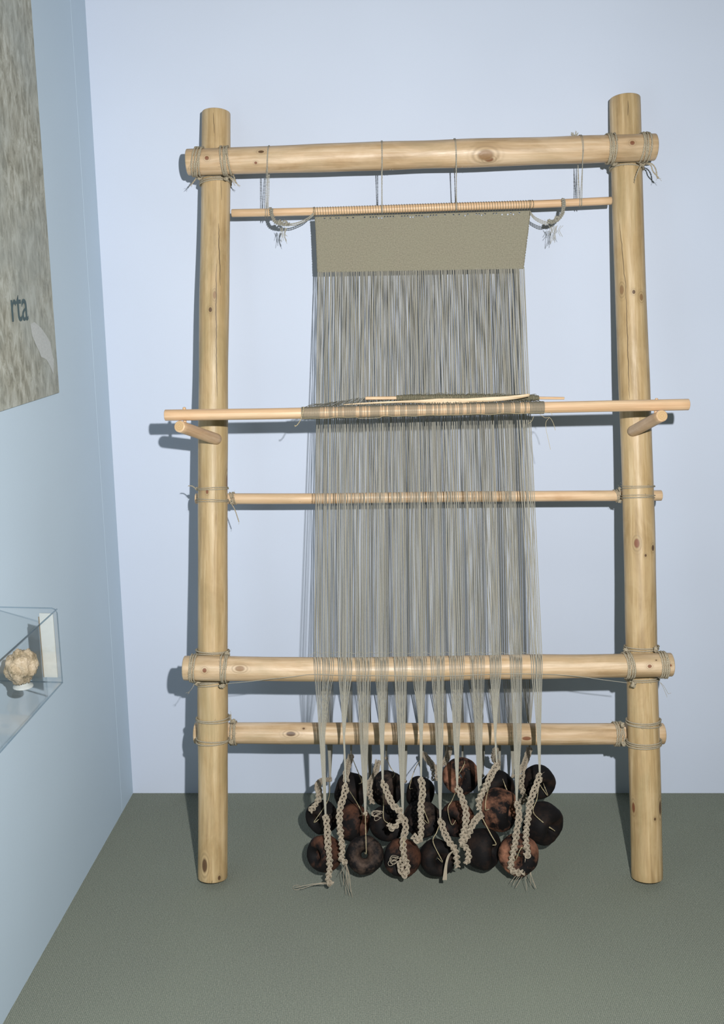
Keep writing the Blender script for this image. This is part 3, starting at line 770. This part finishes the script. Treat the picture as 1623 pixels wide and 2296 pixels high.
# ------------------------------------------------------------------ shuttle stick and flat sword lying on the heddles
SY = -0.335
sh = empty('shuttle_stick', at_y(1040, 893, SY)); tag(sh, 'thin dowel wound with dull grey wool, lying behind the heddle rod', 'shuttle')
_, SHp, SHr = pole('stick', [at_y(819, 893, SY), at_y(1040, 891, SY), at_y(1265, 893, SY)], [.0042, .0036, .0034], 'dowel', sh, seed=19, wob=.0002, bev=.001, sides=14, n=24)
mb = MB(); pts = []
for k in range(150 * 8):
    x = 889 + (1209 - 889) * k / 1200; c, T, r = near(SHp, SHr, x, 0, 0); t = 2 * math.pi * k / 8
    fat = .0012 + .0030 * min(1, (x - 885) / 25, max(.1, (1212 - x) / 20)) * (.6 + .8 * abs(noise.noise(Vector((x * .07, 0, 0)))))
    pts.append(c + (r + fat) * (math.cos(t) * np.array([0, 0, 1]) + math.sin(t) * np.array([0, -1, 0])) + rng.normal(size=3) * .0003)
tube(mb, pts, .0012, 5)
for k in range(26):
    x = random.uniform(900, 1200); c, T, r = near(SHp, SHr, x, 0, 0); c = c + np.array([0, 0, r + .004])
    rr = random.uniform(.002, .005); w = random.uniform(-1, 1)
    tube(mb, [c + np.array([rr * math.cos(t) * 1.3, w * .003 * math.sin(t), rr * math.sin(t) * .7]) for t in np.linspace(-.5, 3.8, 10)], .0006, 4)
o = mb.build('wound_wool', M['wool'], sh)
WY = -0.372
sw = [(769, 907.5, 1.2), (820, 904.5, 2.0), (900, 901.0, 2.4), (1000, 899.5, 2.6), (1040, 899, 3.6), (1062, 897.5, 6.5), (1090, 896, 6.2), (1130, 893.5, 5.4), (1165, 889.5, 5.6), (1182, 886.5, 4.8), (1187, 886, 3.6)]
C = spline([at_y(x, y, WY) for x, y, _ in sw], 60); hw = np.interp(np.linspace(0, 1, 60), np.linspace(0, 1, len(sw)), [h for *_, h in sw]) * .00108
mb = MB(); V = []
for c, h in zip(C, hw):
    for dy, dz in ((-.0016, -.8), (-.0022, 0), (-.0016, .8), (.0, 1), (.0016, .8), (.0022, 0), (.0016, -.8), (0, -1)): V.append(c + np.array([0, dy - .002 * dz * 0.5, dz * h]))
F_ = [[i * 8 + k, (i + 1) * 8 + k, (i + 1) * 8 + (k + 1) % 8, i * 8 + (k + 1) % 8] for i in range(59) for k in range(8)]
F_ += [list(range(8)), [59 * 8 + k for k in range(7, -1, -1)]]
mb.add(V, F_, [[(V[i][2] % 1, V[i][0]) for i in f] for f in F_])
swo = mb.build('weaving_sword', wood_mat('pale_split_wood', (0.50, 0.35, 0.20), (0.68, 0.52, 0.33), (0.80, 0.67, 0.48), grain=(300, 12), rough=.5), origin=C[30])
tag(swo, 'pale split wooden weaving sword with pointed left end, lying on the heddle rod', 'sword')

# ------------------------------------------------------------------ loom weights
def weight_mesh(mb, r, thick, hole, seed, lump=.05):
    """a bun-shaped clay ring"""
    nu, nv = 44, 26; V = []
    R = (r + hole) / 2; a = (r - hole) / 2; e = .82
    for i in range(nu):
        p = 2 * math.pi * i / nu
        for j in range(nv):
            q = 2 * math.pi * j / nv; cq, sq = math.cos(q), math.sin(q)
            x = R + a * math.copysign(abs(cq) ** e, cq); z = thick * math.copysign(abs(sq) ** e, sq) * (1.0 if cq > -0.2 else .92)
            v = Vector((x * math.cos(p), x * math.sin(p), z))
            k = 1 + lump * noise.noise(v * 28 + Vector((seed * 3.1, seed, 0))) + lump * .3 * noise.noise(v * 90 + Vector((seed, 0, 5)))
            V.append(np.array(v * k))
    F_ = [[i * nv + j, ((i + 1) % nu) * nv + j, ((i + 1) % nu) * nv + (j + 1) % nv, i * nv + (j + 1) % nv] for i in range(nu) for j in range(nv)]
    mb.add(V, F_)
# px, py, radius px, Y, yaw, pitch, material, cords[(px,py)...], label
WT_ = [
 (727, 1914, 39, -.475, -50, 10, 'clay1', [(734, 1852), (742, 1890)], 'round dark clay weight with rusty patch, leftmost of the lowest row near the floor'),
 (817, 1917, 41, -.475, 3, 42, 'clay3', [(819, 1826), (820, 1870), (821, 1912)], 'round dark clay weight whose centre hole faces up, string running straight into it'),
 (902, 1923, 41, -.480, -15, -5, 'clay1', [(904, 1850), (905, 1890)], 'dark brown clay weight behind the widest looped yarn chain, third in the lowest row'),
 (980, 1923, 39, -.470, 20, 15, 'clay0', [(988, 1842), (979, 1866), (971, 1888)], 'plain black clay weight in the lowest row between two looped chain ends'),
 (1083, 1903, 44, -.455, 60, 5, 'clay0', [(1079, 1830), (1100, 1870), (1112, 1892)], 'black clay weight seen edge-on in the lowest row, fibre sticking out below'),
 (1162, 1916, 44, -.490, -20, 10, 'clay2', [(1176, 1926), (1170, 1900)], 'copper brown clay weight at the right end of the lowest row, two chains across it'),
 (722, 1832, 36, -.375, -40, 0, 'clay0', [(740, 1750), (735, 1795)], 'black clay weight beneath the short far-left braided chain, above the lowest row'),
 (793, 1846, 40, -.325, 60, 0, 'clay1', [(776, 1762), (800, 1800), (812, 1824)], 'dark weight with red-brown spot, crossed by a slanting straw string'),
 (868, 1846, 38, -.385, 30, 20, 'clay0', [(859, 1756), (860, 1800), (861, 1838)], 'black clay weight behind the curled yarn loops, middle row left of centre'),
 (947, 1836, 40, -.350, 25, 12, 'clay3', [(944, 1750), (946, 1800)], 'weight with greyish sheen on its right side, behind a straight hanging chain'),
 (1024, 1836, 37, -.397, -30, 0, 'clay1', [(1024, 1770), (1013, 1795), (1004, 1814)], 'dark clay weight directly below the topmost copper-coloured one'),
 (1119, 1816, 46, -.372, 60, 4, 'clay2', [(1110, 1722), (1092, 1780), (1088, 1814)], 'copper and black speckled weight seen edge-on, right of centre in the middle row'),
 (1217, 1846, 46, -.385, 40, -5, 'clay0', [(1211, 1742), (1204, 1790), (1197, 1824)], 'black clay weight standing out furthest right in the pile'),
 (786, 1774, 40, -.255, 66, 0, 'clay0', [(789, 1698), (800, 1725), (811, 1752)], 'black weight seen edge-on in the uppermost row, leftmost of that row'),
 (868, 1768, 38, -.250, 62, 0, 'clay3', [(868, 1704), (876, 1722), (885, 1735)], 'brownish weight seen edge-on in the uppermost row, second from left of that row'),
 (942, 1777, 34, -.252, 58, 0, 'clay0', [(948, 1695), (930, 1725), (918, 1765)], 'black weight behind the top of the long straight central chain, uppermost row'),
 (1033, 1740, 40, -.262, -28, 12, 'clay2', [(1036, 1702), (1041, 1712)], 'topmost copper-brown weight with its round hole facing out'),
 (1117, 1765, 36, -.250, 20, 0, 'clay0', [(1116, 1715), (1130, 1755), (1143, 1790)], 'black weight in the uppermost row, two straw strings spread down over it'),
 (1206, 1753, 37, -.262, 15, -10, 'clay0', [(1211, 1740), (1220, 1762), (1228, 1784)], 'black weight at the right end of the uppermost row, knot before it'),
]
for i, (px, py, rp_, Y, yaw, pit, mt, cords, lab) in enumerate(WT_):
    c = at_y(px, py, Y); zc = (c - CAM) @ FWD; r = rp_ * zc / F * 1.02
    if c[2] - r < .004: c[2] = r + .004
    mb = MB(); weight_mesh(mb, r, r * .66, .0088, i * 1.7, .06)
    o = mb.build('loom_weight', M[mt])
    # hole axis: turned from facing the viewer
    rot = Matrix.Rotation(math.radians(yaw), 4, 'Z') @ Matrix.Rotation(math.radians(90 - pit), 4, 'X') @ Matrix.Rotation(i * 1.1, 4, 'Z')
    o.data.transform(rot); o.location = c; o['_w'] = [float(v) for v in c]
    tag(o, lab, 'weight', 'clay weights hanging under the warp')
    # string: from its bundle over the front and into the hole
    cy = Y - r * .95 if Y < -.4 else Y - r * 1.0
    cp = [at_y(x, y, (FKY - .003 if (k == 0 and Y < -.3) else (BY - .006 if k == 0 else cy))) for k, (x, y) in enumerate(cords)]
    for q in cp: q[2] = max(q[2], .01)
    ax = np.array((rot @ Vector((0, 0, 1))).to_tuple())
    if ax @ (CAM - c) < 0: ax = -ax
    cp += [c + ax * r * .72 if abs(yaw) < 50 else cp[-1] + (c - cp[-1]) * .25]
    if abs(yaw) < 50: cp.append(c + ax * r * .1)
    mb = MB(); rope(mb, spline(cp, 50), .0013, pitch=.008)
    mb.build('tie_string', M['twine'], o)

# ------------------------------------------------------------------ printed panel on the side wall
def poster_mat():
    m, nt, bs = new_mat('mottled_photo_print')
    co = coord(nt, 'Object'); mpn = N(nt, 'ShaderNodeMapping'); mpn.inputs['Scale'].default_value = (1, 30, 13); L(nt, co, mpn.inputs[0]); st = mpn.outputs[0]
    a = tex_noise(nt, st, 1.7, 5, 0.75, 1.2); b = tex_noise(nt, co, 5, 3); v = N(nt, 'ShaderNodeTexVoronoi', ins={'Scale': 1.9}); L(nt, st, v.inputs[0])
    s = math_n(nt, 'ADD', math_n(nt, 'MULTIPLY', a, .75), math_n(nt, 'MULTIPLY', v.outputs[0], .22))
    c = ramp(nt, s, [(0.36, (0.22, 0.215, 0.165)), (0.5, (0.37, 0.365, 0.30)), (0.62, (0.50, 0.51, 0.45))])
    c = mixc(nt, ramp(nt, b, [(0.4, 0.0), (0.65, 0.45)]), c, (0.33, 0.37, 0.36))
    L(nt, c, bs.inputs['Base Color']); bs.inputs['Roughness'].default_value = 0.5; bs.inputs['Specular IOR Level'].default_value = .3; return m
sp, zp = left_sz(128, 880)
po = empty('wall_poster', left_pt(sp + .4, zp + .7, .004)); tag(po, 'tall mottled beige and grey printed poster with large letters, on the side wall', 'poster')
mb = MB(); box(mb, left_pt(sp + .425, zp + .8, .003), WT * .425, WN * .0025, (0, 0, .8)); pn = mb.build('printed_sheet', poster_mat(), po, smooth=False, origin=left_pt(sp + .425, zp + .8, .003))
# light branching shape of the print, flat on the sheet
mb = MB()
def wall_patch(poly, off):
    V = [at_left(x, y, off) for x, y in poly]; V2 = [at_left(x, y, off - .0004) for x, y in poly]; n = len(V)
    mb.add(V + V2, [list(range(n)), list(range(2 * n - 1, n - 1, -1))] + [[i, i + n, (i + 1) % n + n, (i + 1) % n] for i in range(n)])
wall_patch([(68, 727), (77, 722), (92, 735), (104, 752), (113, 768), (116, 790), (121, 806), (120, 840), (112, 820), (104, 806), (92, 800), (88, 788), (80, 772), (72, 752)], .0061)
mb.build('printed_shape', plain_mat('pale_print', (0.52, 0.54, 0.53), rough=.5, fine=200, amt=.12), po, smooth=False)
fc = bpy.data.curves.new('letters', 'FONT'); fc.body = 'rta'; fc.align_x = 'RIGHT'; fc.size = .098; fc.extrude = .0003; fc.offset = .0004
to = bpy.data.objects.new('letters_tmp', fc); COL.objects.link(to)
bpy.context.view_layer.update()
me = bpy.data.meshes.new_from_object(to.evaluated_get(bpy.context.evaluated_depsgraph_get()))
COL.objects.unlink(to); bpy.data.objects.remove(to)
lt = bpy.data.objects.new('lettering', me); COL.objects.link(lt)
sl, zl = left_sz(64, 717, .006)
mt4 = Matrix(((-WT[0], 0, WN[0], 0), (-WT[1], 0, WN[1], 0), (0, 1, 0, 0), (0, 0, 0, 1)))
me.transform(mt4 @ Matrix.Diagonal((.82, 1, 1, 1))); me.materials.clear(); me.materials.append(plain_mat('slate_print', (0.075, 0.115, 0.125), rough=.5, fine=100, amt=.1))
lt.parent = po; lt.location = left_pt(sl, zl, .0064) - WORLD(po)

# ------------------------------------------------------------------ clear display case on the side wall
def acrylic(name, tint, edge=0.0):
    m, nt, bs = new_mat(name); out = nt.nodes['Material Output']
    tr = N(nt, 'ShaderNodeBsdfTransparent', ins={0: (*tint, 1)}); gl = N(nt, 'ShaderNodeBsdfGlossy', ins={0: (1, 1, 1, 1), 'Roughness': .04})
    fr = N(nt, 'ShaderNodeLayerWeight', ins={0: .5}); mx = N(nt, 'ShaderNodeMixShader')
    L(nt, math_n(nt, 'ADD', math_n(nt, 'MULTIPLY', math_n(nt, 'POWER', fr.outputs['Facing'], 4.0), .22), .025 + edge), mx.inputs[0]); L(nt, tr.outputs[0], mx.inputs[1]); L(nt, gl.outputs[0], mx.inputs[2]); L(nt, mx.outputs[0], out.inputs[0]); nt.nodes.remove(bs); return m
M['acrylic'] = acrylic('clear_acrylic', (.992, .995, .995)); M['acedge'] = acrylic('acrylic_edge', (.72, .78, .82), .03)
PR = .145
s1, z1 = left_sz(127, 1364, PR); s1b, z0 = left_sz(140, 1530, PR)
s1 = (s1 + s1b) / 2; s2 = s1 + .34; zt = z1
case = empty('display_case', left_pt(s1 + .17, z0, PR / 2)); tag(case, 'clear acrylic box fixed to the side wall with a specimen inside', 'display case')
sm_, zm = (s1 + s2) / 2, (z0 + zt) / 2; hs, hz, th = .17, (zt - z0) / 2, .0015
def cpanel(name, c, a, b, t, mat):
    mb = MB(); box(mb, c, a, b, t); return mb.build(name, mat, case, smooth=False, origin=c)
cpanel('acrylic_panel', left_pt(sm_, zm, PR), WT * hs, (0, 0, hz), WN * th, M['acrylic'])
cpanel('acrylic_panel', left_pt(s1, zm, PR / 2 + .002), WN * (PR / 2 - .006), (0, 0, hz - .003), WT * th, M['acrylic'])
cpanel('acrylic_panel', left_pt(s2, zm, PR / 2 + .002), WN * (PR / 2 - .006), (0, 0, hz - .003), WT * th, M['acrylic'])
cpanel('acrylic_panel', left_pt(sm_, zt, PR / 2 + .002), WT * hs, WN * (PR / 2 - .006), (0, 0, th), M['acrylic'])
base_m = plain_mat('pale_case_base', (0.52, 0.60, 0.68), rough=.35, fine=60, amt=.06)
cpanel('acrylic_panel', left_pt(sm_, z0, PR / 2 + .002), WT * hs, WN * (PR / 2 - .006), (0, 0, th), M['acrylic'])
for s in (s1, s2):
    mb = MB(); q = .010
    path = [left_pt(s, zt, .004), left_pt(s, zt, PR * .5), left_pt(s, zt, PR - q), left_pt(s, zt - q * .3, PR - q * .3), left_pt(s, zt - q, PR), left_pt(s, zm, PR), left_pt(s, z0 + .002, PR)]
    tube(mb, path, .0013, 8); mb.build('acrylic_edge', M['acedge'], case)
    mb = MB(); tube(mb, [left_pt(s, z0, .004), left_pt(s, z0, PR)], .0016, 8); tube(mb, [left_pt(s, zt, .005), left_pt(s, z0, .005)], .0016, 8); mb.build('acrylic_edge', M['acedge'], case)
for (z, off) in ((zt - .002, PR), (z0, PR), (zt, .005)):
    mb = MB(); tube(mb, [left_pt(s1, z, off), left_pt(s2, z, off)], .0016, 8); mb.build('acrylic_edge', M['acedge'], case)
cream = plain_mat('cream_reflection_strip', (0.46, 0.48, 0.46), rough=.8, fine=90, amt=.06)  # cream of the specimen stand, shared by the strip that imitates a reflection
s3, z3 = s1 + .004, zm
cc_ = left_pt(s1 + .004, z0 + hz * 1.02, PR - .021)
cpanel('cream_reflection_strip', cc_, WN * .014, (0, 0, hz * .86), WT * .0012, cream)  # thin added sheet, its colour imitates the loom's reflection in the far panel
mb = MB(); tube(mb, [left_pt(s1 + .003, z0 + .012, PR - .036), left_pt(s1 + .003, zt - .018, PR - .037)], .0014, 6); mb.build('reflection_edge', plain_mat('brown_edge', (.22, .17, .10)), case)  # added brown line bordering the imitated reflection
# the specimen and its clear stand
oc = at_left(48, 1494, .075)
mb = MB(); Vn = []
seg = 56
for i in range(seg // 2 + 1):
    t = math.pi * i / (seg // 2)
    for k in range(seg):
        p = 2 * math.pi * k / seg; d = Vector((math.sin(t) * math.cos(p), math.sin(t) * math.sin(p), math.cos(t)))
        rr = .031 * (1 + .22 * noise.noise(d * 2.1) + .12 * noise.noise(d * 6) + .06 * noise.noise(d * 17)); Vn.append(oc + np.array(d) * rr * [1, 1, 1.12])
mb.add(Vn, [[i * seg + k, (i + 1) * seg + k, (i + 1) * seg + (k + 1) % seg, i * seg + (k + 1) % seg] for i in range(seg // 2) for k in range(seg)])
def spec_mat():
    m, nt, bs = new_mat('porous_specimen'); co = coord(nt); a = tex_noise(nt, co, 45, 5, .75); b = tex_noise(nt, co, 260, 3, .8)
    c = ramp(nt, math_n(nt, 'ADD', math_n(nt, 'MULTIPLY', a, .7), math_n(nt, 'MULTIPLY', b, .3)), [(.36, (.13, .11, .06)), (.5, (.42, .33, .22)), (.66, (.66, .55, .42))])
    L(nt, c, bs.inputs['Base Color']); bs.inputs['Roughness'].default_value = .95; bump(nt, bs, b, .8, .003); return m
so = mb.build('specimen', spec_mat(), origin=oc); tag(so, 'rough lumpy beige and brown specimen standing inside the clear case', 'specimen')
mb = MB(); zb = z0 + .002
P = [np.array([oc[0], oc[1], z]) for z in np.linspace(zb, oc[2] - .03, 6)]
tube(mb, P, [.020, .0195, .014, .012, .013, .017], 20); st = mb.build('specimen_stand', cream, origin=P[0]); tag(st, 'small cream stand under the specimen in the clear case', 'stand')

for o in bpy.data.objects:
    if '_w' in o: del o['_w']
